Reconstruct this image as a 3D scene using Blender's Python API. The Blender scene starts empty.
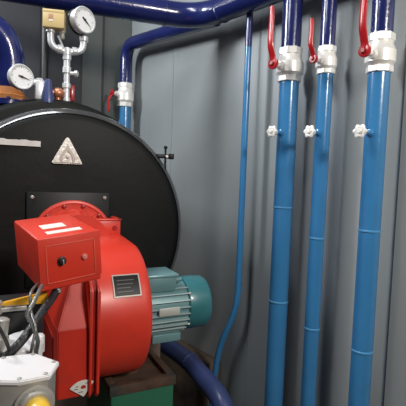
import bpy, bmesh, math, random
from mathutils import Vector, Matrix
R = math.radians; PI = math.pi
random.seed(4)
sc = bpy.context.scene
C = sc.collection

# ------------------------------------------------------------------ materials
def mat(name, col, rough=.5, metal=0., var=.12, scale=9., bump=.0, coat=0., dirt=None, dscale=5., stretch=(1, 1, 1), bscale=None, spec=.5):
    m = bpy.data.materials.new(name); m.use_nodes = True
    nt = m.node_tree; N = nt.nodes; L = nt.links
    b = N['Principled BSDF']
    tc = N.new('ShaderNodeTexCoord'); mp = N.new('ShaderNodeMapping'); mp.inputs['Scale'].default_value = stretch
    L.new(tc.outputs['Object'], mp.inputs['Vector'])
    n = N.new('ShaderNodeTexNoise'); n.inputs['Scale'].default_value = scale; n.inputs['Detail'].default_value = 5
    L.new(mp.outputs[0], n.inputs['Vector'])
    r = N.new('ShaderNodeValToRGB')
    c1 = tuple(max(0, c * (1 - var)) for c in col); c2 = tuple(min(1, c * (1 + var)) for c in col)
    r.color_ramp.elements[0].position = .3; r.color_ramp.elements[1].position = .7
    r.color_ramp.elements[0].color = (*c1, 1); r.color_ramp.elements[1].color = (*c2, 1)
    L.new(n.outputs['Fac'], r.inputs[0])
    out = r.outputs[0]
    if dirt:
        n2 = N.new('ShaderNodeTexNoise'); n2.inputs['Scale'].default_value = dscale; n2.inputs['Detail'].default_value = 8
        L.new(mp.outputs[0], n2.inputs['Vector'])
        r2 = N.new('ShaderNodeValToRGB'); r2.color_ramp.elements[0].position = dirt[1]; r2.color_ramp.elements[1].position = min(1, dirt[1] + .18)
        L.new(n2.outputs['Fac'], r2.inputs[0])
        mx = N.new('ShaderNodeMix'); mx.data_type = 'RGBA'
        L.new(r2.outputs[0], mx.inputs[0]); L.new(out, mx.inputs[6]); mx.inputs[7].default_value = (*dirt[0], 1)
        out = mx.outputs[2]
    L.new(out, b.inputs['Base Color'])
    b.inputs['Roughness'].default_value = rough; b.inputs['Metallic'].default_value = metal
    b.inputs['Specular IOR Level'].default_value = spec
    b.inputs['Coat Weight'].default_value = coat; b.inputs['Coat Roughness'].default_value = .3 if 'enamel' in name else .12
    if bump:
        n3 = N.new('ShaderNodeTexNoise'); n3.inputs['Scale'].default_value = bscale or scale * 4; n3.inputs['Detail'].default_value = 4
        L.new(mp.outputs[0], n3.inputs['Vector'])
        bp = N.new('ShaderNodeBump'); bp.inputs['Strength'].default_value = bump; bp.inputs['Distance'].default_value = .004
        L.new(n3.outputs['Fac'], bp.inputs['Height']); L.new(bp.outputs[0], b.inputs['Normal'])
    return m

M = dict(
    wall=mat('grey_wall_paint', (.305, .332, .342), .45, var=.10, scale=3, bump=.15, bscale=45, stretch=(1, 1, .25), dirt=((.26, .275, .275), .62), dscale=2.5),
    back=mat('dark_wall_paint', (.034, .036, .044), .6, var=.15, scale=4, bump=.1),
    backgrey=mat('dark_grey_wall_paint', (.105, .12, .115), .6, var=.15, scale=4, bump=.1),  # back wall's own grey, darker than the right wall
    ceil=mat('ceiling_paint', (.22, .23, .25), .8, var=.08),
    floor=mat('floor_concrete', (.09, .082, .07), .8, var=.25, scale=6, bump=.4, dirt=((.04, .03, .022), .55)),
    navy=mat('navy_pipe_paint', (.012, .019, .112), .22, var=.15, bump=.25, bscale=60, coat=.6),
    blue=mat('blue_pipe_paint', (.040, .195, .42), .24, var=.07, bump=.12, bscale=70, coat=.4),
    dullblue=mat('dull_blue_pipe_paint', (.045, .065, .19), .38, var=.15, bump=.2, bscale=60, coat=.2, dirt=((.06, .06, .08), .6)),
    ring=mat('weld_paint', (.09, .30, .55), .2, var=.1, coat=.5),
    chrome=mat('nickel_plating', (.88, .87, .83), .33, metal=.2, var=.08, bump=.1, bscale=50),
    silver=mat('silver_paint', (.66, .68, .70), .38, metal=.35, var=.10, bump=.2, bscale=80),
    red=mat('red_lever_paint', (.42, .010, .014), .32, var=.08, coat=.4),
    redb=mat('red_burner_enamel', (.64, .036, .016), .42, var=.08, scale=12, coat=.35, bump=.04, dirt=((.30, .035, .02), .66), dscale=9),
    redd=mat('dark_red_enamel', (.30, .014, .010), .35, var=.2, scale=12, coat=.3, dirt=((.10, .02, .015), .58), dscale=14),
    black=mat('black_boiler_paint', (.0040, .0046, .0044), .52, var=.15, scale=14, bump=.15, bscale=40, dirt=((.010, .010, .009), .62), dscale=7, spec=.22),
    blackgloss=mat('black_gloss_rim', (.05, .05, .05), .20, var=.15, scale=8, bump=.12, bscale=22, coat=1.),
    plate=mat('black_steel_plate', (.007, .008, .009), .45, var=.15, spec=.3),
    emblem=mat('cast_aluminium_emblem', (.62, .59, .55), .42, metal=.35, var=.12, scale=30, bump=.3),
    emblemd=mat('darker_emblem_metal', (.42, .38, .34), .5, metal=.3),  # darker metal tone for the emblem relief and the plate border
    strip=mat('scuffed_white_strip', (.62, .60, .58), .5, var=.12, scale=30, dirt=((.2, .19, .18), .62), dscale=30),
    white=mat('white_label', (.72, .70, .66), .5, var=.06, scale=30),
    pinkl=mat('faded_label', (.78, .50, .44), .5, var=.06, scale=30),
    teal=mat('grey_teal_motor_paint', (.14, .27, .29), .35, var=.10, metal=.15, bump=.1, coat=.2),
    tealfin=mat('fin_metal', (.30, .42, .43), .38, metal=.2, var=.12),
    teald=mat('teal_fan_cover_paint', (.028, .150, .170), .36, var=.10, coat=.25),
    green=mat('green_stand_paint', (.012, .115, .062), .5, var=.15, scale=8, dirt=((.01, .06, .04), .6)),
    rust=mat('rusty_steel', (.075, .040, .025), .8, var=.4, scale=20, bump=.5, dirt=((.03, .035, .03), .52), dscale=12),
    plinth=mat('stained_plinth', (.13, .095, .07), .85, var=.3, scale=7, bump=.5, dirt=((.03, .028, .024), .5)),
    yellow=mat('mustard_plastic', (.58, .44, .20), .5, var=.05),
    yellowd=mat('mustard_side', (.30, .20, .06), .5, var=.05),
    ycap=mat('yellow_cap_plastic', (.72, .46, .035), .3, var=.08, coat=.3),
    ylever=mat('yellow_bar_paint', (.75, .38, .015), .4, var=.1),
    orange=mat('orange_insulation', (.55, .20, .05), .6, var=.2, scale=25, bump=.3),
    copper=mat('brass_fitting', (.55, .22, .12), .35, metal=.5, var=.1),
    dial=mat('dial_face', (.85, .86, .86), .4, var=.02),
    ink=mat('black_ink', (.01, .01, .012), .5),
    blk=mat('black_rubber', (.012, .012, .013), .45, var=.2),
    braid=mat('black_braid', (.02, .02, .022), .35, var=.6, scale=160, bump=.6, bscale=200),
    conduit=mat('grey_flexible_conduit', (.19, .19, .185), .35, metal=.5, var=.25, scale=60),
    alu=mat('raw_aluminium', (.42, .41, .38), .42, metal=.45, var=.15, scale=12, bump=.3),
    lid=mat('pale_aluminium_lid', (.78, .77, .78), .40, metal=.15, var=.06, scale=8, bump=.15),
    redink=mat('red_ink', (.45, .03, .02), .5),
    pink=mat('pale_lamp_lens', (.65, .22, .18), .25),
    redm=mat('satin_red_enamel', (.52, .028, .014), .5, var=.1, scale=12, coat=.06, spec=.3, dirt=((.28, .03, .02), .66), dscale=9),
    bord=mat('light_red_line', (.68, .11, .07), .35, var=.1),
    dimprint=mat('dim_print', (.09, .09, .09), .5),
    fade=mat('faded_brown_print', (.42, .24, .14), .5),
    platelight=mat('pale_plate', (.50, .52, .48), .4, metal=.2),
    lampm=mat('lamp_housing', (.7, .7, .7), .5),
)
def emis(name, col, s):
    m = bpy.data.materials.new(name); m.use_nodes = True
    b = m.node_tree.nodes['Principled BSDF']; b.inputs['Emission Color'].default_value = (*col, 1); b.inputs['Emission Strength'].default_value = s
    return m

# ------------------------------------------------------------------ mesh helpers
def basis(d, up=None):
    d = Vector(d).normalized()
    u = Vector(up) if up else (Vector((0, 0, 1)) if abs(d.z) < .9 else Vector((1, 0, 0)))
    x = u.cross(d).normalized(); y = d.cross(x)
    return x, y, d
def lathe(bm, o, d, prof, seg=32, up=None, a0=0., caps=True, squash=1.):
    """prof: list of (distance along d, radius)"""
    o = Vector(o); x, y, d = basis(d, up); rings = []
    for h, r in prof:
        rings.append([bm.verts.new(o + d * h + (x * math.cos(a0 + 2 * PI * i / seg) + y * math.sin(a0 + 2 * PI * i / seg) * squash) * r) for i in range(seg)])
    for a, b in zip(rings, rings[1:]):
        for i in range(seg):
            bm.faces.new((a[i], a[(i + 1) % seg], b[(i + 1) % seg], b[i]))
    if caps:
        bm.faces.new(rings[0][::-1]); bm.faces.new(rings[-1])
def fillet(pts, rad, n=8):
    pts = [Vector(p) for p in pts]; out = [pts[0]]
    for i in range(1, len(pts) - 1):
        p = pts[i]; a = pts[i - 1] - p; b = pts[i + 1] - p
        r = rad[i - 1] if isinstance(rad, (list, tuple)) else rad
        r = min(r, a.length * .49, b.length * .49)
        A = p + a.normalized() * r; B = p + b.normalized() * r
        for k in range(n + 1):
            t = k / n; out.append(A * (1 - t) ** 2 + p * 2 * t * (1 - t) + B * t * t)
    out.append(pts[-1]); return out
def spline(pts, n=8):
    P = [Vector(p) for p in pts]; P = [P[0] * 2 - P[1]] + P + [P[-1] * 2 - P[-2]]; out = []
    for i in range(1, len(P) - 2):
        for k in range(n):
            t = k / n; a, b, c, d = P[i - 1:i + 3]
            out.append(.5 * ((2 * b) + (c - a) * t + (2 * a - 5 * b + 4 * c - d) * t * t + (3 * b - a - 3 * c + d) * t ** 3))
    out.append(P[-2]); return out
def tube(bm, pts, r, seg=20):
    pts = [Vector(p) for p in pts]; n = len(pts); rings = []
    d = (pts[1] - pts[0]).normalized(); x, y, _ = basis(d)
    for i, p in enumerate(pts):
        d2 = ((pts[min(i + 1, n - 1)] - p).normalized() + (p - pts[max(i - 1, 0)]).normalized()).normalized()
        q = d.rotation_difference(d2); x = q @ x; y = q @ y; d = d2
        rr = r(i / (n - 1)) if callable(r) else r
        rings.append([bm.verts.new(p + (x * math.cos(2 * PI * k / seg) + y * math.sin(2 * PI * k / seg)) * rr) for k in range(seg)])
    for a, b in zip(rings, rings[1:]):
        for k in range(seg):
            bm.faces.new((a[k], a[(k + 1) % seg], b[(k + 1) % seg], b[k]))
    bm.faces.new(rings[0][::-1]); bm.faces.new(rings[-1])
def box(bm, lo, hi, bev=0., mtx=None, seg=2):
    t = bmesh.new(); lo = Vector(lo); hi = Vector(hi)
    bmesh.ops.create_cube(t, size=1)
    for v in t.verts: v.co = Vector((lo[i] + (hi[i] - lo[i]) * (v.co[i] + .5) for i in range(3)))
    if bev: bmesh.ops.bevel(t, geom=t.edges[:], offset=bev, segments=seg, affect='EDGES', profile=.5)
    if mtx: t.transform(mtx)
    merge(bm, t)
def merge(bm, t):
    mp = {v: bm.verts.new(v.co) for v in t.verts}
    for f in t.faces: bm.faces.new([mp[v] for v in f.verts])
    t.free()
def prism(bm, poly, o, ax, ay, h, bev=0.):
    """poly in the (ax, ay) plane at o, raised h along ax x ay"""
    t = bmesh.new(); o = Vector(o); ax = Vector(ax); ay = Vector(ay); d = ax.cross(ay).normalized() * h
    a = [t.verts.new(o + ax * p[0] + ay * p[1]) for p in poly]; b = [t.verts.new(v.co + d) for v in a]
    n = len(a); t.faces.new(a[::-1]); f2 = t.faces.new(b)
    for i in range(n): t.faces.new((a[i], a[(i + 1) % n], b[(i + 1) % n], b[i]))
    if bev: bmesh.ops.bevel(t, geom=list(f2.edges), offset=bev, segments=2, affect='EDGES')
    merge(bm, t)
def hexa(bm, bot, top, bev=0.):
    """loft between two loops with equal vertex counts"""
    t = bmesh.new(); a = [t.verts.new(p) for p in bot]; b = [t.verts.new(p) for p in top]; n = len(a)
    t.faces.new(a[::-1]); t.faces.new(b)
    for i in range(n): t.faces.new((a[i], a[(i + 1) % n], b[(i + 1) % n], b[i]))
    if bev: bmesh.ops.bevel(t, geom=t.edges[:], offset=bev, segments=2, affect='EDGES')
    merge(bm, t)

FR = {'room': 0., 'boiler': R(-13)}          # the boiler stands slightly turned from the room's walls
def place(o, base, frame):
    o.location = Matrix.Rotation(FR[frame], 3, 'Z') @ Vector(base); o.rotation_euler = (0, 0, FR[frame])
def mesh(name, bm, m, base, sharp=35):
    bmesh.ops.recalc_face_normals(bm, faces=bm.faces[:])
    me = bpy.data.meshes.new(name)
    for v in bm.verts: v.co -= Vector(base)
    bm.to_mesh(me); bm.free(); me.materials.append(M[m] if isinstance(m, str) else m)
    me.polygons.foreach_set('use_smooth', [True] * len(me.polygons)); me.set_sharp_from_angle(angle=R(sharp))
    o = bpy.data.objects.new(name, me); C.objects.link(o); return o
def tag(o, label, cat, group=None):
    o['label'] = label; o['category'] = cat
    if group: o['group'] = group
def thing(name, label, cat, base, frame='room', group=None):
    o = bpy.data.objects.new(name, None); o.empty_display_size = .03; C.objects.link(o); place(o, base, frame); tag(o, label, cat, group)
    o['_b'] = list(base); return o
def baseof(o):
    while o.parent: o = o.parent
    return Vector(o['_b'])
def part(name, bm, m, parent, label=None, sharp=35):
    o = mesh(name, bm, m, baseof(parent), sharp); o.parent = parent
    if label: o['label'] = label
    return o
def single(name, bm, m, label, cat, base, frame='room', group=None):
    o = mesh(name, bm, m, base); place(o, base, frame); tag(o, label, cat, group); return o
def struct(name, bm, m):
    o = mesh(name, bm, m, (0, 0, 0)); o['kind'] = 'structure'; return o
def B(): return bmesh.new()

# ------------------------------------------------------------------ the room
WX, BY, CZ = 1.285, 2.22, 2.75
b = B()                                   # right wall: painted sheet panels with shallow vertical seams
ys = [-2.2]
seams = [-1.73, -1.14, -.555, .035, .625, 1.214, 1.80]
prof = [(-2.2, 0)]
for s in seams: prof += [(s - .016, 0), (s - .008, -.002), (s - .002, .0015), (s + .010, .0015), (s + .016, 0)]
prof += [(BY, 0)]
a = [b.verts.new((WX + p[1], p[0], 0)) for p in prof]; t_ = [b.verts.new((WX + p[1], p[0], CZ)) for p in prof]
for i in range(len(a) - 1): b.faces.new((a[i], a[i + 1], t_[i + 1], t_[i]))
o1 = [b.verts.new((WX + .1, y, z)) for y, z in ((-2.2, 0), (BY, 0), (BY, CZ), (-2.2, CZ))]; b.faces.new(o1)
b.faces.new((a[0], t_[0], o1[3], o1[0])); b.faces.new((a[-1], o1[1], o1[2], t_[-1]))
struct('wall_right', b, 'wall')
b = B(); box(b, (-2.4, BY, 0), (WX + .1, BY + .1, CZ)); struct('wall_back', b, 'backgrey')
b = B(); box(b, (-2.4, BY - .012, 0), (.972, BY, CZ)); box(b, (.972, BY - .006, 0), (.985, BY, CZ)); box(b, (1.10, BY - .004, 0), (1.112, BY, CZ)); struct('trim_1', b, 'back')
b = B(); box(b, (1.212, 1.36, 0), (WX, BY, .53), .008); struct('trim_2', b, 'plinth')
b = B(); box(b, (-2.5, -2.2, 0), (-2.4, BY + .1, CZ)); struct('wall_left', b, 'back')
b = B(); box(b, (-2.5, -2.3, 0), (WX + .1, -2.2, CZ)); struct('wall_front', b, 'ceil')
b = B(); box(b, (-2.5, -2.3, -.1), (WX + .1, BY + .1, 0)); struct('floor', b, 'floor')
b = B(); box(b, (-2.5, -2.3, CZ), (WX + .1, BY + .1, CZ + .1)); struct('ceiling', b, 'ceil')

# ------------------------------------------------------------------ overhead pipes
PX, HZ = 1.20, 2.008
t = thing('header_pipe', 'thick navy blue overhead pipe bending at the wall with a glossy elbow', 'pipe', (1.18, 1.45, HZ - .05))
b = B()
hp = fillet([(-.83, 2.203, HZ), (1.16, 1.452, HZ), (PX, .2, HZ + .02)], .13, 12)
tube(b, hp, .050, 28); part('pipe_run', b, 'navy', t)
b = B(); lathe(b, (PX, .2, HZ + .02), (0, -1, 0), [(0, .05), (.015, .045), (.025, .025), (.028, .002)], 28); part('end_cap', b, 'navy', t)
for q in (hp[1] + (hp[0] - hp[1]).normalized() * .02, hp[-2] + (hp[-1] - hp[-2]).normalized() * .01):
    b = B(); d = (hp[0] - hp[1]) if q is not None and (q - hp[1]).length < .05 else (hp[-1] - hp[-2])
    lathe(b, q - d.normalized() * .004, d, [(0, .0495), (.002, .0525), (.006, .0525), (.008, .0495)], 28); part('weld_ring', b, 'navy', t)

def ball_valve(x, y, z0, z1, pr, label, group, pivot_dx, lever, frame='room', lever_up=True, small=False):
    """threaded ball valve on a vertical pipe between z0 and z1; its stem points at the room"""
    h = z1 - z0; zc = (z0 + z1) / 2 ; rb = pr * 1.34
    t = thing('ball_valve', label, 'valve', (x, y, z0), frame, group)
    b = B(); lathe(b, (x, y, z0 + h * .16), (0, 0, 1), [(0, pr * 1.12), (h * .03, pr * 1.2), (h * .08, rb * .98), (h * .10, rb * 1.03), (h * .40, rb * 1.03), (h * .43, rb * .97), (h * .56, pr * 1.12), (h * .66, pr * 1.10)], 32)
    bd = part('valve_body', b, 'chrome', t)
    for za, zb in ((z0, z0 + h * .18), (z1 - h * .21, z1)):
        b = B(); lathe(b, (x, y, za), (0, 0, 1), [(0, pr * 1.14), (.002, pr * 1.22), (zb - za - .002, pr * 1.22), (zb - za, pr * 1.14)], 8, a0=PI / 8); part('hex_end', b, 'chrome', t, sharp=20)
    zp = z0 + h * .42 if lever_up else zc
    b = B(); lathe(b, (x - rb * .8, y, zp), (-1, 0, 0), [(0, pr * .5), (rb * .5, pr * .42), (rb * .5 + .001, pr * .26), (pivot_dx - rb * .8, pr * .26)], 16); part('stem', b, 'chrome', t)
    px = x - pivot_dx; s = 1 if lever_up else -1; w = pr * .38; L = lever
    b = B()
    lathe(b, (px + .004, y, zp), (-1, 0, 0), [(0, w * 1.25), (.002, w * 1.5), (.010, w * 1.5), (.012, w * 1.2)], 20)
    pts = [(px - .002, y, zp), (px - .004, y, zp + s * L * .10), (px - .020, y, zp + s * L * .30), (px - .021, y, zp + s * L * .45), (px - .019, y, zp + s * L * .75), (px - .020, y, zp + s * L)]
    P = fillet(pts, .02, 5); n = len(P); rings = []
    for i, p in enumerate(P):
        d = (P[min(i + 1, n - 1)] - P[max(i - 1, 0)]).normalized(); sd = Vector((0, 1, 0)); up = d.cross(sd)
        ww = w * (1.05 - .25 * i / n); th = .006
        if i == n - 1: ww *= .7
        rings.append([b.verts.new(p + sd * math.cos(2 * PI * k / 12) * ww + up * math.sin(2 * PI * k / 12) * th) for k in range(12)])
    for a_, c_ in zip(rings, rings[1:]):
        for k in range(12): b.faces.new((a_[k], a_[(k + 1) % 12], c_[(k + 1) % 12], c_[k]))
    b.faces.new(rings[0][::-1]); b.faces.new(rings[-1])
    lv = part('lever', b, 'red', t, 'red lever handle')
    b = B(); lathe(b, (px - .006, y, zp), (-1, 0, 0), [(0, w * .75), (.006, w * .75), (.008, w * .5)], 6); part('nut', b, 'redd', lv)
    return t

def drain_cock(x, y, z, r, label, ext=0):
    t = thing('drain_cock', label, 'valve', (x - r, y, z - .012), 'room', 'small silver cocks on the blue pipes')
    b = B(); lathe(b, (x - r + .002, y, z), (-1, 0, 0), [(0, .011), (.008, .011), (.009, .007), (.026 + ext, .007)], 14); part('nipple', b, 'blue', t)
    x -= ext
    b = B(); lathe(b, (x - r - .022, y, z), (-1, 0, 0), [(0, .008), (.003, .0105), (.012, .0105), (.016, .008)], 8); part('cock_body', b, 'chrome', t)
    b = B(); hub = Vector((x - r - .040, y, z)); ax_ = Vector((-1, -.12, .08)).normalized(); u, v, _ = basis(ax_)
    n = 48; rw = [(.019 + .0022 * math.cos(6 * 2 * PI * k / n)) for k in range(n)]
    prof_ = [(0, .35), (.002, .8), (.004, 1.0), (.008, 1.0), (.010, .85), (.010, .55), (.008, .45), (.012, .32), (.016, .28)]
    rg = [[b.verts.new(hub + ax_ * h_ + (u * math.cos(2 * PI * k / n) + v * math.sin(2 * PI * k / n)) * rw[k] * q_) for k in range(n)] for h_, q_ in prof_]
    for a_, c_ in zip(rg, rg[1:]):
        for k in range(n): b.faces.new((a_[k], a_[(k + 1) % n], c_[(k + 1) % n], c_[k]))
    b.faces.new(rg[0][::-1]); b.faces.new(rg[-1])
    part('round_handle', b, 'chrome', t)

def wall_pipe(y, r, z0v, z1v, zc, welds, word, vl, cl, pdx, lev):
    t = thing('heating_pipe', word, 'pipe', (PX, y, 0), 'room', 'vertical blue pipes along the wall')
    b = B(); lathe(b, (PX, y, 0), (0, 0, 1), [(0, r), (z0v + .01, r)], 28); part('lower_section', b, 'blue', t, 'light blue lower section')
    b = B(); lathe(b, (PX, y, z1v - .01), (0, 0, 1), [(0, r), (HZ - .02 - z1v + .01, r)], 28); part('upper_section', b, 'navy', t, 'navy blue upper section')
    for w in welds:
        b = B(); lathe(b, (PX, y, w - .004), (0, 0, 1), [(0, r * .99), (.0015, r + .0022), (.0055, r + .0022), (.007, r * .99)], 28); part('weld_ring', b, 'ring', t)
    ball_valve(PX, y, z0v, z1v, r, vl, 'nickel ball valves with red levers', pdx, lev)
    drain_cock(PX, y, zc - .010, r, cl, .010 if y < .7 else 0)
S = lambda z: (z - 1.35) * 1.07 + 1.35      # heights measured at a nearer wall plane, carried to this one
wall_pipe(.986, .0340, S(1.662), S(1.770), S(1.506), (S(1.254), S(.938), .42), 'thick vertical blue pipe just right of the thin kinked pipe',
          'large nickel ball valve with long red lever, leftmost of the three by the wall', 'small silver drain cock on the leftmost thick blue pipe', .086, .182)
wall_pipe(.838, .0245, S(1.666), S(1.748), S(1.499), (S(1.170), S(.886), .36), 'slimmer vertical blue pipe between the two thick ones',
          'smallest wall ball valve with short red lever, on the middle pipe', 'small silver drain cock on the slimmer middle blue pipe', .066, .118)
wall_pipe(.655, .0312, S(1.643), S(1.747), S(1.489), (S(1.214), S(.874), .38), 'thick vertical blue pipe nearest the right edge of the view',
          'large nickel ball valve with red lever, rightmost and nearest', 'small silver drain cock on the rightmost thick blue pipe', .084, .190)

t = thing('thin_pipe', 'thin blue pipe running down the wall and kinking left near the bottom', 'pipe', (1.19, 1.29, .35))
b = B(); lathe(b, (PX, 1.193, S(1.813)), (0, 0, 1), [(0, .0128), (HZ - .02 - S(1.813), .0128)], 18); part('upper_section', b, 'navy', t, 'navy blue upper section')
b = B(); tube(b, fillet([(PX, 1.193, S(1.813)), (PX, 1.193, S(.86)), (1.185, 1.275, S(.69)), (1.18, 1.30, S(.50)), (1.18, 1.30, 0)], [.09, .08, .05], 8), .0125, 18)
part('lower_section', b, 'blue', t, 'light blue lower section')

# riser behind the boiler, joining the header
RY = 2.13
t = thing('riser_pipe', 'blue and navy pipe rising behind the boiler and turning along the wall', 'pipe', (PX, RY, 0))
b = B(); lathe(b, (PX, RY, 0), (0, 0, 1), [(0, .033), (S(1.69), .033)], 24); part('lower_section', b, 'blue', t, 'light blue lower section')
b = B(); tube(b, fillet([(PX, RY, S(1.80)), (PX, RY, S(2.0)), (PX, 1.39, S(1.962))], .085, 10), .034, 24); part('upper_section', b, 'navy', t, 'navy blue upper section with elbow')
ball_valve(PX, RY, S(1.686), S(1.806), .034, 'nickel ball valve with red lever pointing down, behind the black boiler', 'nickel ball valves with red levers', .080, .10, lever_up=False)

# dull blue return pipe low by the wall
t = thing('return_pipe', 'dull blue thick pipe running low beside the boiler and bending down', 'pipe', (1.07, 1.05, 0))
b = B(); tube(b, fillet([(1.115, 1.90, .575), (1.10, 1.50, .585), (1.085, 1.34, .582), (1.035, 1.06, .540), (1.025, 1.01, .20), (1.025, 1.01, 0)], [.1, .08, .10, .05], 12), .037, 28); part('pipe_run', b, 'dullblue', t)
b = B(); lathe(b, (1.085, 1.345, .583), (-.1, -1, -.08), [(0, .036), (.003, .0385), (.012, .0385), (.015, .036)], 28); part('weld_ring', b, 'dullblue', t)

# cable conduit on the back wall, far left
b = B(); lathe(b, (.775, BY - .034, 0), (0, 0, 1), [(0, .018), (CZ, .018)], 14)
single('cable_conduit', b, 'blk', 'black vertical conduit on the dark back wall', 'conduit', (.775, BY - .034, 0))

# ------------------------------------------------------------------ boiler (own frame)
F = 'boiler'
DX, DZ, DR, DY = .238, 1.159, .371, 1.35
t = thing('boiler', 'round black boiler with a wide domed front door beside the grey wall', 'boiler', (.21, 1.75, .745), F)
b = B(); lathe(b, (.208, 1.435, 1.180), (0, 1, 0), [(0, .372), (.006, .386), (.02, .394), (.60, .394), (.62, .38)], 96); part('shell', b, 'black', t)
b = B(); lathe(b, (DX, DY + .09, DZ), (0, -1, 0), [(0, DR + .006), (.055, DR + .007), (.068, DR + .004), (.078, DR - .006), (.085, DR - .02), (.0875, DR - .032), (.0880, .20), (.0880, .02)], 128)
door = part('boiler_door', b, 'black', t, sharp=60)
b = B(); lathe(b, (DX, DY + .044, DZ), (0, -1, 0), [(0, DR + .0085), (.012, DR + .010), (.024, DR + .0065), (.033, DR - .003), (.036, DR - .008)], 128, caps=False)
part('door_rim', b, 'blackgloss', door, 'glossy rounded rim', sharp=60)
# mounting plate
b = B(); box(b, (.108, DY - .010, 1.0), (.352, DY + .004, 1.284), .003); pl_ = part('burner_plate', b, 'plate', door)
for x in (.124, .336):
    b = B(); lathe(b, (x, DY - .009, 1.268), (0, -1, 0), [(0, .006), (.004, .006), (.006, .003)], 6); part('bolt', b, 'alu', pl_)
# emblem
b = B(); c0 = Vector((.2215, DY - .000, 1.405))
tri = [(-.044, -.034), (-.040, -.036), (.040, -.036), (.044, -.034), (.043, -.030), (.005, .040), (0, .043), (-.005, .040), (-.043, -.030)]
prism(b, tri, c0, (1, 0, 0), (0, 0, 1), .011, .004); em = part('emblem', b, 'emblem', door, 'pale triangular cast emblem')
b = B(); arch = [(-.021, -.029), (-.023, -.018), (-.016, -.004), (-.005, .012), (0, .022), (.005, .012), (.016, -.004), (.023, -.018), (.021, -.029), (.014, -.029), (.014, -.017), (.008, -.006), (0, .004), (-.008, -.006), (-.014, -.017), (-.014, -.029)]
prism(b, arch, c0 + Vector((0, -.0105, 0)), (1, 0, 0), (0, 0, 1), .003); part('emblem_arch', b, 'emblemd', em)
b = B(); lathe(b, c0 + Vector((0, -.0105, -.017)), (0, -1, 0), [(0, .0055), (.003, .0045), (.004, .001)], 14, squash=1.); part('emblem_flame', b, 'emblemd', em)
# strip
b = B(); nn = 26; top = []
for i in range(nn + 1):
    top.append((.17 * (1 - i / nn), .0085 + random.uniform(-.0015, .0015)))
prism(b, [(0, -.0085), (.17, -.0085)] + top, (-.024, DY - .001, 1.424), (1, 0, 0), (0, 0, 1), .003); part('nameplate_strip', b, 'strip', door, 'scuffed white strip')
# latch at the edge of the door
b = B()
box(b, (.515, DY + .012, 1.402), (.572, DY + .030, 1.416), .003)
lathe(b, (.548, DY + .02, 1.380), (0, 0, 1), [(0, .0035), (.058, .0035)], 10)
lathe(b, (.548, DY + .02, 1.434), (0, 0, 1), [(0, .004), (.002, .0065), (.008, .0065), (.010, .004)], 8)
box(b, (.563, DY + .010, 1.400), (.577, DY + .032, 1.419), .003)
box(b, (.534, DY + .013, 1.345), (.551, DY + .028, 1.380), .003)
part('door_latch', b, 'plate', door)
b = B(); lathe(b, (.548, DY + .008, 1.409), (0, -1, 0), [(0, .0045), (.004, .0045)], 8); part('latch_bolt', b, 'chrome', door)
# base
b = B(); box(b, (-.28, 1.38, 0), (.56, 2.02, .79), .012)
box(b, (-.30, 1.36, .0), (.58, 2.04, .06), .006)
single('boiler_plinth', b, 'plinth', 'brown stained plinth under the boiler behind the green stand', 'plinth', (.14, 1.7, 0), F)

# ------------------------------------------------------------------ burner
t = thing('burner', 'bright red burner with fan housing and sloping control box on the boiler door', 'burner', (.30, 1.16, .785), F)
# neck flange on the plate
FX, FZ = .240, 1.138
b = B(); lathe(b, (FX, DY - .010, FZ), (0, -1, 0), [(0, .122), (.012, .122), (.014, .119), (.014, .113), (.010, .111)], 64); fl = part('neck_flange', b, 'redb', t)
b = B(); lathe(b, (FX, DY - .02, FZ), (0, -1, 0), [(0, .092), (.02, .092), (.03, .088), (.10, .088)], 48); part('neck', b, 'redb', t)
for k in range(12):
    a_ = 2 * PI * (k + .5) / 12
    b = B(); lathe(b, (FX + .107 * math.cos(a_), DY - .022, FZ + .107 * math.sin(a_)), (0, -1, 0), [(0, .006), (.005, .006), (.006, .004)], 6); part('bolt', b, 'redd', fl)
b = B(); box(b, (.272, 1.245, 1.150), (.362, 1.325, 1.206), .003); box(b, (.270, 1.242, 1.206), (.364, 1.262, 1.212), .0015); box(b, (.352, 1.242, 1.206), (.364, 1.325, 1.212), .0015)
br = part('hinge_bracket', b, 'redb', t)
b = B(); lathe(b, (.344, 1.244, 1.185), (0, -1, 0), [(0, .007), (.003, .007)], 10); part('hole', b, 'redd', br)
# volute
VY, VZ, VR = 1.160, .978, .180
def volute(R_, y1):
    pts = []
    for i in range(49):
        a_ = R(100 + 160 * i / 48)          # front half, from the top round to the bottom
        pts.append((VY + math.cos(a_) * R_, VZ + math.sin(a_) * R_ * 1.0))
    pts = [(y1, VZ + R_ * .985 + .010)] + pts + [(y1, VZ - R_ * .985)]
    return pts
b = B()
pr_ = volute(VR, 1.285)
L0 = [Vector((.250, y, z)) for y, z in pr_]; 
def ring_at(x, k): return [Vector((x, VY + (y - VY) * k, VZ + (z - VZ) * k)) for y, z in pr_]
rr = [ring_at(.240, 1.0), ring_at(.356, 1.0), ring_at(.366, .988), ring_at(.373, .965), ring_at(.376, .93), ring_at(.376, .5)]
vr = [[b.verts.new(p) for p in r_] for r_ in rr]
for a_, c_ in zip(vr, vr[1:]):
    for i in range(len(a_)): b.faces.new((a_[i], a_[(i + 1) % len(a_)], c_[(i + 1) % len(a_)], c_[i]))
b.faces.new(vr[0][::-1]); b.faces.new(vr[-1]); part('fan_housing', b, 'redb', t, sharp=40)
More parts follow.
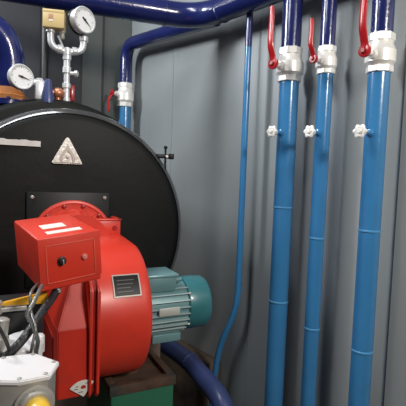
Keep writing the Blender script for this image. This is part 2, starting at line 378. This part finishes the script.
# side plates (double seam between air box and housing)
for x0, x1, k, nm in ((.217, .223, 1.045, 'seam_flange'), (.234, .241, 1.045, 'seam_flange'), (.222, .235, 1.01, 'seam_band')):
    b = B(); q = [(VY + (y - VY) * k, z) for y, z in pr_]
    q = [(max(y, .972 if k > 1.02 else .985), z) for y, z in q]
    yb = .972 if k > 1.02 else .985
    poly = [(1.27, 1.12), (1.12, 1.135), (yb + .02, 1.10), (yb, 1.075), (yb, .832), (yb + .01, .820), (1.27, .81)]
    lo = [Vector((x0, y, z)) for y, z in poly]; hi = [Vector((x1, y, z)) for y, z in poly]
    hexa(b, lo, hi, .0015); part(nm, b, 'redb' if k > 1.02 else 'redd', t)
# air intake box
b = B()
def rect(x0, x1, y0, y1, z): return [Vector(p) for p in ((x0, y0, z), (x1, y0, z), (x1, y1, z), (x0, y1, z))]
f0, f1, f2 = rect(.148, .219, .985, 1.25, .826), rect(.148, .219, .990, 1.25, .984), rect(.192, .219, 1.045, 1.25, 1.115)
hexa(b, f0, f1, .0025); hexa(b, f1, f2, .0025)
ai = part('air_intake', b, 'redm', t)
b = B(); hexa(b, [Vector(p) for p in ((.1455, 1.05, .85), (.1485, 1.05, .85), (.1485, 1.21, .85), (.1455, 1.21, .85))], [Vector(p) for p in ((.1455, 1.05, .95), (.1485, 1.05, .95), (.1485, 1.21, .95), (.1455, 1.21, .95))]); part('side_cover', b, 'redd', ai)
# fan shaped sticker
b = B(); pts = [(0, 0)] + [(.040 * math.cos(R(a_)), .040 * math.sin(R(a_))) for a_ in range(55, 151, 8)]
prism(b, pts, (.207, .9825, .826), (1, 0, 0), (0, 0, 1), .0015); stk = part('fan_shaped_sticker', b, 'white', t, 'white fan shaped sticker')
b = B(); prism(b, [(-.006, .020), (.004, .020), (.005, .026), (-.002, .029), (-.007, .025)], (.207, .981, .826), (1, 0, 0), (0, 0, 1), .0006); part('printed_mark', b, 'redink', stk)
b = B()
for k, (u, v, w) in enumerate([(-.020, .020, .009), (-.017, .026, .007), (-.010, .012, .010), (.006, .031, .007)]): box(b, (.205 + u,   .9806, .826 + v), (.205 + u + w, .9812, .826 + v + .0015))
part('printed_lines', b, 'ink', stk)
# rating plate on the housing, following its curve
def onvol(a_deg, k=1.004): a_ = R(a_deg); return VY + math.cos(a_) * VR * k, VZ + math.sin(a_) * VR * k
def patch(b, x0, x1, a0, a1, k0, k1, n=8):
    lo = [onvol(a0 + (a1 - a0) * i / n, k0) for i in range(n + 1)]; hi = [onvol(a0 + (a1 - a0) * i / n, k1) for i in range(n + 1)]
    V = [[b.verts.new((x, y, z)) for y, z in s] for x in (x0, x1) for s in (lo, hi)]
    for i in range(n):
        b.faces.new((V[1][i], V[1][i + 1], V[3][i + 1], V[3][i])); b.faces.new((V[0][i], V[2][i], V[2][i + 1], V[0][i + 1]))
        b.faces.new((V[0][i], V[0][i + 1], V[1][i + 1], V[1][i])); b.faces.new((V[2][i], V[3][i], V[3][i + 1], V[2][i + 1]))
    b.faces.new((V[0][0], V[1][0], V[3][0], V[2][0])); b.faces.new((V[0][n], V[2][n], V[3][n], V[1][n]))
b = B(); patch(b, .277, .346, 139, 157, 1.0, 1.012); npl = part('rating_plate', b, 'plate', t, 'black rating plate with pale border')
b = B()
for x0, x1, a0, a1 in ((.277, .280, 139, 157), (.343, .346, 139, 157), (.280, .343, 139, 140), (.280, .343, 156, 157)): patch(b, x0, x1, a0, a1, 1.010, 1.016, 4)
part('plate_border', b, 'emblemd', npl)
b = B()
for a_ in (143.5, 146.5, 149.5, 152.5): patch(b, .287, .287 + random.uniform(.03, .05), a_, a_ + .7, 1.011, 1.014, 2)
part('plate_print', b, 'dimprint', npl)

# control box (tilted)
MC = Matrix.Translation((.1367, .950, 1.1819)) @ Matrix(((.98212, -.16385, -.09269), (.15388, .98238, -.10611), (.10844, .08995, .99002))).to_4x4()
hx, hy, hz = .0605, .0928, .0520
b = B(); box(b, (-hx, -hy, -hz), (hx, hy, hz), .004, MC, 3)
box(b, (-hx - .0012, -hy - .002, -hz + .012), (hx + .0012, -hy + .010, hz + .001), .002, MC)
cb = part('control_box', b, 'redb', t)
b = B(); f = hx - .012; g = hz - .014
for lo, hi in (((-f, -hy - .0035, g - .002), (f, -hy - .0018, g)), ((-f, -hy - .0035, -g), (f, -hy - .0018, -g + .002)), ((-f, -hy - .0035, -g), (-f + .002, -hy - .0018, g)), ((f - .002, -hy - .0035, -g), (f, -hy - .0018, g))):
    box(b, lo, hi, .0005, MC)
part('panel_border', b, 'bord', cb)
q = MC.to_3x3()
b = B(); lathe(b, MC @ Vector((-.019, -hy - .002, .004)), q @ Vector((0, -1, 0)), [(0, .0085), (.003, .0085), (.004, .006), (.010, .0055), (.011, .004)], 20); kb = part('control_knob', b, 'ink', cb)
b = B(); box(b, (-.020, -hy - .0145, -.001), (-.018, -hy - .0125, .009), .0004, MC); part('knob_pointer', b, 'alu', kb)
b = B(); lathe(b, MC @ Vector((.026, -hy - .002, .004)), q @ Vector((0, -1, 0)), [(0, .0062), (.003, .0062), (.006, .0045), (.007, .001)], 18); part('indicator_lamp', b, 'pink', cb)
b = B(); box(b, (-.030, -.022, hz), (.018, .012, hz + .0008), 0, MC); part('top_label', b, 'white', cb, 'small white label')
b = B(); box(b, (-.034, -.066, hz), (.036, -.046, hz + .0008), 0, MC); part('top_label', b, 'white', cb, 'long white label near front edge')

# motor
MY, MZ = 1.09, .989
t = thing('electric_motor', 'grey teal finned electric motor sticking out right of the red burner', 'motor', (.45, MY, MZ - .09), F)
MXa, MXb, MXc = .372, .505, .566
b = B(); lathe(b, (MXa, MY, MZ), (1, 0, 0), [(0, .066), (MXb - MXa, .066)], 48); part('motor_body', b, 'teal', t)
b = B()
for k in range(26):
    a_ = 2 * PI * k / 26
    x, y = math.cos(a_), math.sin(a_)
    mt = Matrix.Translation((0, MY, MZ)) @ Matrix.Rotation(a_, 4, 'X')
    if a_ < R(30) or a_ > R(325): continue
    box(b, (MXa + .010, -.0017, .060), (MXb - .012, .0017, .0755), .0006, mt, 1)
part('cooling_fins', b, 'tealfin', t)
b = B(); lathe(b, (MXa - .004, MY, MZ), (1, 0, 0), [(0, .074), (.002, .0775), (.010, .0775), (.012, .070)], 48); part('mounting_ring', b, 'teal', t)
b = B(); lathe(b, (MXb - .012, MY, MZ), (1, 0, 0), [(0, .070), (.001, .072), (.006, .0735), (MXc - MXb + .000, .0725), (MXc - MXb + .006, .069), (MXc - MXb + .010, .060), (MXc - MXb + .011, .02)], 64); fc = part('fan_cover', b, 'teald', t, 'dark teal rounded fan cover')
for a_ in (35, 145, 215, 325):
    b = B(); y, z = MY - math.cos(R(a_)) * .0735, MZ + math.sin(R(a_)) * .0735
    lathe(b, (MXb - .014, y, z), (1, 0, 0), [(0, .0032), (.006, .0032)], 8); part('cover_screw', b, 'alu', fc)
b = B(); box(b, (MXa + .004, MY - .052, MZ + .048), (MXb - .044, MY + .04, MZ + .092), .008); tb = part('terminal_box', b, 'teal', t)
b = B(); box(b, (MXa + .002, MY - .054, MZ + .086), (MXb - .040, MY + .042, MZ + .096), .004); part('terminal_lid', b, 'teal', tb)
b = B()
lathe(b, (MXb - .045, MY - .036, MZ + .076), (1, 0, 0), [(0, .009), (.008, .009), (.009, .0065), (.018, .0065)], 12); part('cable_gland', b, 'teal', tb)
b = B(); mt = Matrix.Translation((0, MY, MZ)) @ Matrix.Rotation(R(88), 4, 'X')
box(b, (MXa + .030, -.010, .070), (MXa + .088, .010, .0780), .0008, mt); part('motor_rating_plate', b, 'platelight', t, 'pale metal rating plate')
b = B(); box(b, (MXa + .025, MY - .045, MZ - .092), (MXb - .025, MY + .045, MZ - .068), .004); part('motor_foot', b, 'teal', t)

# green stand with rusty tray under the burner
t = thing('burner_stand', 'green steel stand with a rusty top tray under the burner', 'stand', (.35, 1.15, 0), F)
gx0, gx1, gy0, gy1, gz = .285, .468, 1.04, 1.33, .792
b = B(); box(b, (gx0 + .004, gy0 + .004, 0), (gx1 - .004, gy1, gz - .012), .006); part('cabinet', b, 'green', t)
b = B()
box(b, (gx0, gy0, gz - .014), (gx1, gy0 + .022, gz + .012), .002); box(b, (gx0, gy1 - .02, gz - .014), (gx1, gy1, gz + .012), .002)
box(b, (gx0, gy0 + .022, gz - .014), (gx0 + .02, gy1 - .02, gz + .012), .002); box(b, (gx1 - .02, gy0 + .022, gz - .014), (gx1, gy1 - .02, gz + .012), .002)
box(b, (gx0 + .02, gy0 + .022, gz - .014), (gx1 - .02, gy1 - .02, gz - .002))
box(b, (gx0 + .03, 1.12, gz - .003), (gx0 + .10, 1.19, VZ - VR + .012), .003)
part('tray', b, 'rust', t)

# ------------------------------------------------------------------ gauges and fittings above the boiler
# pressure gauge tree
GX, GY, GZ = .238, 1.48, 1.566
t = thing('siphon_pipe', 'silver forked gauge pipe standing on top of the boiler', 'pipe', (GX, GY, GZ), F)
# heights in the tree
b = B(); lathe(b, (GX, GY, GZ - .01), (0, 0, 1), [(0, .0125), (.028, .0125), (.030, .010), (.060, .010), (.062, .0135), (.076, .0135), (.078, .0095), (.108, .0095), (.110, .0135), (.128, .0135), (.130, .0105), (.150, .0105), (.152, .0135), (.166, .0135), (.168, .011), (.190, .011)], 16)
part('stem_pipe', b, 'silver', t)
JZ = GZ + .172
b = B()
tube(b, fillet([(GX - .052, GY, JZ + .060), (GX - .050, GY, JZ + .004), (GX, GY, JZ - .006), (GX + .050, GY, JZ + .004), (GX + .053, GY, JZ + .052)], [.035, .03, .035], 8), .0105, 16)
part('fork', b, 'silver', t)
for x, z in ((GX - .052, JZ + .048), (GX + .053, JZ + .036), (GX, JZ - .016)):
    b = B(); lathe(b, (x, GY, z), (0, 0, 1), [(0, .012), (.002, .0145), (.016, .0145), (.018, .012)], 12); part('coupling', b, 'silver', t)
for s in (-1, 1):
    b = B(); lathe(b, (GX + s * .016, GY, JZ + .000), (s, 0, .12), [(0, .012), (.002, .0142), (.013, .0142), (.015, .012)], 12); part('coupling', b, 'silver', t)
b = B(); lathe(b, (GX + .008, GY, GZ + .100), (1, -.4, 0), [(0, .007), (.016, .007), (.018, .011), (.026, .011), (.029, .006)], 12); part('bleed_screw', b, 'silver', t)
b = B(); tube(b, [(GX - .012, GY - .006, JZ + .004), (GX - .030, GY - .008, JZ + .040)], .0035, 8); part('locking_pin', b, 'silver', t)

def gauge(name, label, c, nrm, r, depth, angle, frame=F, group=None, tick=True, case='silver', base=None):
    t = thing(name, label, 'gauge', base or (c[0], c[1], c[2] - r), frame, group)
    c = Vector(c); nrm = Vector(nrm).normalized(); x, y, d = basis(nrm, (0, 0, 1))
    b = B(); lathe(b, c - nrm * depth, nrm, [(0, r * .93), (.003, r * .98), (depth - .004, r * .98), (depth - .003, r * 1.04), (depth + .001, r * 1.05), (depth + .004, r * 1.0), (depth + .004, r * .93), (depth, r * .92), (depth, r * .5)], 48, (0, 0, 1)); part('case', b, case, t)
    b = B(); lathe(b, c + nrm * .0002, nrm, [(0, r * .92), (.001, r * .92)], 48, (0, 0, 1)); fc = part('dial', b, 'dial', t)
    b = B()
    for k in range(25):
        a_ = R(225 - 270 * k / 24); l = .16 if k % 4 == 0 else .08
        e = x * math.cos(a_) + y * math.sin(a_); f_ = nrm.cross(e)
        p0 = c + nrm * .0013 + e * r * (.86 - l); p1 = c + nrm * .0013 + e * r * .86; w = r * (.022 if k % 4 == 0 else .012)
        b.faces.new([b.verts.new(p) for p in (p0 - f_ * w, p1 - f_ * w, p1 + f_ * w, p0 + f_ * w)])
    part('scale_marks', b, 'ink', fc)
    b = B(); a_ = R(angle); e = x * math.cos(a_) + y * math.sin(a_); f_ = nrm.cross(e)
    prism(b, [(-r * .28, -r * .06), (0, -r * .075), (r * .72, 0), (0, r * .075), (-r * .28, r * .06)], c + nrm * .002, e, f_, .001)
    lathe(b, c + nrm * .002, nrm, [(0, r * .10), (.002, r * .10)], 12); part('needle', b, 'ink', fc)
    return t
gc = (GX + .048, GY - .030, JZ + .097)
t = gauge('pressure_gauge', 'large round white pressure gauge with black needle on the forked pipe', gc, (.42, -.90, .02), .0405, .030, -38, case='silver')
b = B(); lathe(b, Vector(gc) - Vector((.42, -.90, .02)).normalized() * .040, (.42, -.90, .02), [(0, .035), (.008, .042), (.016, .042)], 48); part('back_flange', b, 'blk', t)
b = B(); tube(b, [(GX + .053, GY, JZ + .050), (GX + .053, GY - .002, JZ + .062)], .0065, 10); part('neck', b, 'silver', t)
# pressure switch
t = thing('pressure_switch', 'mustard yellow pressure switch box on the left fork', 'switch', (GX - .052, GY, JZ + .075), F)
mt = Matrix.Translation((GX - .043, GY - .004, JZ + .084)) @ Matrix.Rotation(R(-16), 4, 'Z')
b = B(); box(b, (-.030, -.026, -.027), (.035, .026, .027), .003, mt); body = part('cover', b, 'yellow', t)
b = B(); box(b, (-.0305, -.027, .017), (.0355, .027, .0285), .003, mt); part('cover_top', b, 'yellow', body)
b = B(); box(b, (-.012, -.0268, -.003), (.002, -.0258, .014), .0004, mt); part('printed_badge', b, 'fade', body, 'small faded reddish badge')
b = B(); box(b, (-.011, -.0268, -.009), (.001, -.0258, -.003), .0004, mt); part('window', b, 'white', body)
b = B(); lathe(b, (GX - .052, GY, JZ + .050), (0, 0, 1), [(0, .013), (.012, .013)], 6); part('connector', b, 'silver', t)
b = B(); lathe(b, (GX - .018, GY - .008, JZ + .030), (0, 0, 1), [(0, .006), (.004, .0085), (.020, .0085), (.022, .010), (.034, .010)], 10); part('cable_gland', b, 'alu', t)

# thermometer with its fittings row on the shell top
t = gauge('thermometer', 'smaller round white dial thermometer at left above the boiler', (.100, 1.450, 1.630), (.34, -.93, .06), .037, .022, -12, base=(.12, 1.47, 1.575))
b = B(); lathe(b, (.108, 1.474, 1.622), (1, .05, 0), [(0, .009), (.018, .009), (.019, .012), (.034, .012)], 12); part('stem', b, 'silver', t)
b = B(); box(b, (.141, 1.462, 1.570), (.170, 1.496, 1.630), .004); fb = part('fitting_block', b, 'silver', t)
b = B(); lathe(b, (.155, 1.478, 1.628), (0, 0, 1), [(0, .011), (.008, .011), (.010, .007)], 8); part('plug', b, 'silver', fb)
b = B(); lathe(b, (.178, 1.455, 1.560), (0, 0, 1), [(0, .019), (.022, .018), (.050, .012), (.070, .010), (.074, .006)], 20)
single('isolating_cock', b, 'dullblue', 'small blue cone shaped cock between the silver block and brass fitting', 'valve', (.178, 1.455, 1.560), F)
t = thing('test_cock', 'brass test cock with a red tap beside the forked gauge pipe', 'valve', (.21, 1.49, 1.566), F)
b = B(); lathe(b, (.189, 1.478, 1.598), (1, 0, 0), [(0, .009), (.010, .009), (.012, .015), (.022, .018), (.032, .016), (.040, .010)], 18); lathe(b, (.211, 1.478, 1.566), (0, 0, 1), [(0, .009), (.03, .009)], 12); part('brass_body', b, 'copper', t)
b = B(); box(b, (.252, 1.498, 1.580), (.268, 1.510, 1.634), .003); lathe(b, (.215, 1.490, 1.602), (1, .25, 0), [(0, .005), (.04, .005)], 8); part('red_tap', b, 'red', t)

# large navy outlet pipe, upper left
t = thing('outlet_pipe', 'large navy blue pipe elbow coming down onto the boiler at far left', 'pipe', (-.02, 1.62, 1.56), F)
b = B(); tube(b, fillet([(-.62, 1.60, 1.835), (.078, 1.60, 1.825), (.078, 1.62, 1.54)], [.15], 16), .044, 32); part('elbow', b, 'navy', t)
b = B(); lathe(b, (.068, 1.618, 1.556), (0, 0, 1), [(0, .072), (.003, .075), (.018, .075), (.020, .072)], 40); fg = part('flange', b, 'navy', t)
b = B(); lathe(b, (.068, 1.618, 1.577), (0, 0, 1), [(0, .066), (.014, .066), (.018, .056), (.040, .052)], 32); part('collar', b, 'orange', t, 'orange insulation collar')
for k in range(8):
    a_ = 2 * PI * k / 8
    b = B(); lathe(b, (.068 + .070 * math.cos(a_), 1.618 + .070 * math.sin(a_), 1.574), (0, 0, 1), [(0, .007), (.007, .007)], 6); part('bolt', b, 'dullblue', fg)

# ------------------------------------------------------------------ gas train, lower left (in front of the burner)
t = thing('gas_valve_block', 'pale faceted aluminium valve block with yellow cap in the lower left corner', 'valve', (.05, .72, 0), F)
cx, cy, cz = .050, .722, 1.035
LID = [(.047, .671), (.091, .674), (.111, .718), (.078, .769), (.026, .773), (-.012, .742), (-.004, .694)]
def facet(k, z): return [Vector((cx + (x - cx) * k, cy + (y - cy) * k, z)) for x, y in LID]
b = B(); hexa(b, facet(.90, cz - .11), facet(.92, cz - .006), .002); vb = part('valve_body', b, 'alu', t)
b = B(); hexa(b, facet(1, cz - .008), facet(1, cz), .0018); ld = part('lid', b, 'lid', t, 'pale flat faceted lid')
for p in facet(.86, cz - .001)[:6]:
    b = B(); lathe(b, p, (0, 0, 1), [(0, .0036), (.0025, .0036), (.003, .0025)], 8); part('screw', b, 'alu', ld)
fd = Vector((.12, -1, 0)).normalized(); fc0 = Vector((.069, .680, cz - .044))
b = B(); lathe(b, fc0, fd, [(0, .030), (.005, .030), (.006, .026), (.010, .024), (.016, .023)], 32); part('outlet_boss', b, 'alu', vb)
b = B(); lathe(b, fc0 + fd * .014, fd, [(0, .0175), (.003, .019), (.024, .018), (.032, .015), (.036, .010), (.037, .002)], 32); part('yellow_cap', b, 'ycap', t, 'yellow plastic cap')
b = B(); lathe(b, (cx, cy, 0), (0, 0, 1), [(0, .024), (cz - .11, .024)], 20); part('gas_pipe', b, 'ylever', t, 'yellow gas pipe')

# actuator behind the valve block
t = thing('gas_actuator', 'black actuator box with a yellow bar left of the red air box', 'actuator', (.0, .93, 0), F)
b = B(); box(b, (-.07, .90, .98), (.108, .99, 1.082), .006); part('housing', b, 'blk', t)
b = B(); box(b, (-.07, .886, 1.074), (.075, .902, 1.084), .003); lathe(b, (.018, .894, 1.072), (0, 0, 1), [(0, .014), (.022, .014), (.026, .009)], 14); part('bracket', b, 'alu', t)
b = B(); prism(b, [(.028, 1.088), (.112, 1.084), (.112, 1.108), (.034, 1.094)], (0, .893, 0), (1, 0, 0), (0, 0, 1), .008, .001); part('yellow_bar', b, 'ylever', t)
b = B(); lathe(b, (-.02, .95, 0), (0, 0, 1), [(0, .024), (.982, .024)], 18); part('support_pipe', b, 'alu', t)
t = thing('gas_regulator', 'pale grey cast regulator body half hidden behind the valve block', 'regulator', (.055, .84, 0), F)
rx, ry, rz_ = .060, .835, 1.005
b = B()
lathe(b, (rx, ry, rz_), (0, 0, 1), [(0, .034), (.008, .040), (.024, .040), (.032, .032), (.040, .018)], 28)
for k in range(6):
    a_ = 2 * PI * k / 6 + .3
    lathe(b, (rx + .036 * math.cos(a_), ry + .036 * math.sin(a_), rz_), (0, 0, 1), [(0, .009), (.030, .009), (.034, .006)], 10)
part('cast_body', b, 'lid', t)
b = B(); lathe(b, (.022, .825, 1.02), (.12, 0, 1), [(0, .015), (.03, .015), (.032, .012), (.062, .012), (.064, .009)], 14); part('spring_tube', b, 'alu', t)
b = B(); lathe(b, (rx, ry, 0), (0, 0, 1), [(0, .022), (rz_ + .002, .022)], 18); part('support_pipe', b, 'alu', t)

# cables
def cable(name, pts, r, m, label, seg=12, wob=0):
    b = B(); P = spline(pts, 10)
    if wob: tube(b, P, lambda s: r * (1 + wob * math.sin(s * 260)), seg)
    else: tube(b, P, r, seg)
    c_ = Vector(pts[-1]); return single(name, b, m, label, 'cable', c_, F)
def at(x, z, Y): return (x * Y / .86, Y, 1.35 - (1.35 - z) * Y / .86)
cable('braided_cable', [(.127, .873, 1.112), at(.119, 1.104, .860), at(.096, 1.071, .82), at(.069, 1.031, .79), at(.044, 1.004, .785), at(.02, .985, .79)], .0078, 'braid', 'black braided cable slanting from the control box to the gas valve')
cable('flexible_conduit', [at(.104, 1.135, .90), at(.096, 1.122, .83), at(.083, 1.094, .79), at(.073, 1.073, .78), at(.083, 1.052, .78), at(.092, 1.022, .785), at(.090, 1.0, .80), at(.085, .95, .81)], .0038, 'conduit', 'grey flexible conduit looping in front of the braided cable', wob=.10)
cable('thin_conduit', [at(.094, 1.135, .90), at(.080, 1.118, .83), at(.078, 1.094, .81), at(.081, 1.073, .80), at(.088, 1.046, .768), at(.084, 1.02, .77), at(.078, .99, .80)], .0026, 'conduit', 'thinner grey cable twisted around the flexible conduit')
cable('black_wire', [at(.0, 1.075, .80), at(.020, 1.062, .775), at(.036, 1.030, .775), at(.045, 1.00, .785)], .0030, 'blk', 'thin black wire arching over the cast regulator')
b = B(); P0 = Vector((.128, .880, 1.124))
lathe(b, P0, (.0, -.5, -.8), [(0, .010), (.010, .010), (.011, .0075), (.020, .0075)], 12)
part('cable_gland', b, 'alu', cb, 'small metal cable gland')

# ------------------------------------------------------------------ light
def area(name, loc, rot, sx, sy, e, col=(1, 1, 1)):
    l = bpy.data.lights.new(name, 'AREA'); l.shape = 'RECTANGLE'; l.size = sx; l.size_y = sy; l.energy = e; l.color = col
    o = bpy.data.objects.new(name, l); o.location = loc; o.rotation_euler = rot; C.objects.link(o); return o
def aim(o, tgt): o.rotation_euler = (Vector(tgt) - o.location).to_track_quat('-Z', 'Y').to_euler()
k = area('far_lamp_light', (-.35, 1.95, 2.45), (0, 0, 0), .25, .4, 24, (.93, .97, 1)); aim(k, (1.2, 1.2, 1.5))
k = area('ceiling_lamp_light', (-.05, .95, 2.6), (0, 0, 0), .3, 1.1, 17, (.97, .99, 1)); aim(k, (.35, 1.0, 1.0))
k = area('rear_lamp_light', (.55, -1.1, 2.2), (0, 0, 0), .35, .35, 34, (1, .93, .85)); aim(k, (.8, 1.0, 1.35))
w = bpy.data.worlds.new('room_air'); sc.world = w; w.use_nodes = True
w.node_tree.nodes['Background'].inputs[0].default_value = (.5, .55, .6, 1); w.node_tree.nodes['Background'].inputs[1].default_value = .2

# ------------------------------------------------------------------ camera
cam = bpy.data.cameras.new('camera'); co = bpy.data.objects.new('camera', cam); C.objects.link(co)
yaw, pitch, roll = R(40), R(-3.7), R(2.1)
fw = Vector((math.sin(yaw) * math.cos(pitch), math.cos(yaw) * math.cos(pitch), math.sin(pitch)))
r0 = Vector((math.cos(yaw), -math.sin(yaw), 0)); u0 = r0.cross(fw)
r1 = r0 * math.cos(roll) + u0 * math.sin(roll); u1 = u0 * math.cos(roll) - r0 * math.sin(roll)
co.matrix_world = Matrix(((r1.x, u1.x, -fw.x, 0), (r1.y, u1.y, -fw.y, 0), (r1.z, u1.z, -fw.z, 1.35), (0, 0, 0, 1)))
cam.sensor_width = 36; cam.lens = 430 / 406 * 36; cam.clip_start = .02
sc.camera = co
for o in C.objects:
    if '_b' in o: del o['_b']
sc.view_settings.view_transform = 'Standard'; sc.view_settings.look = 'None'
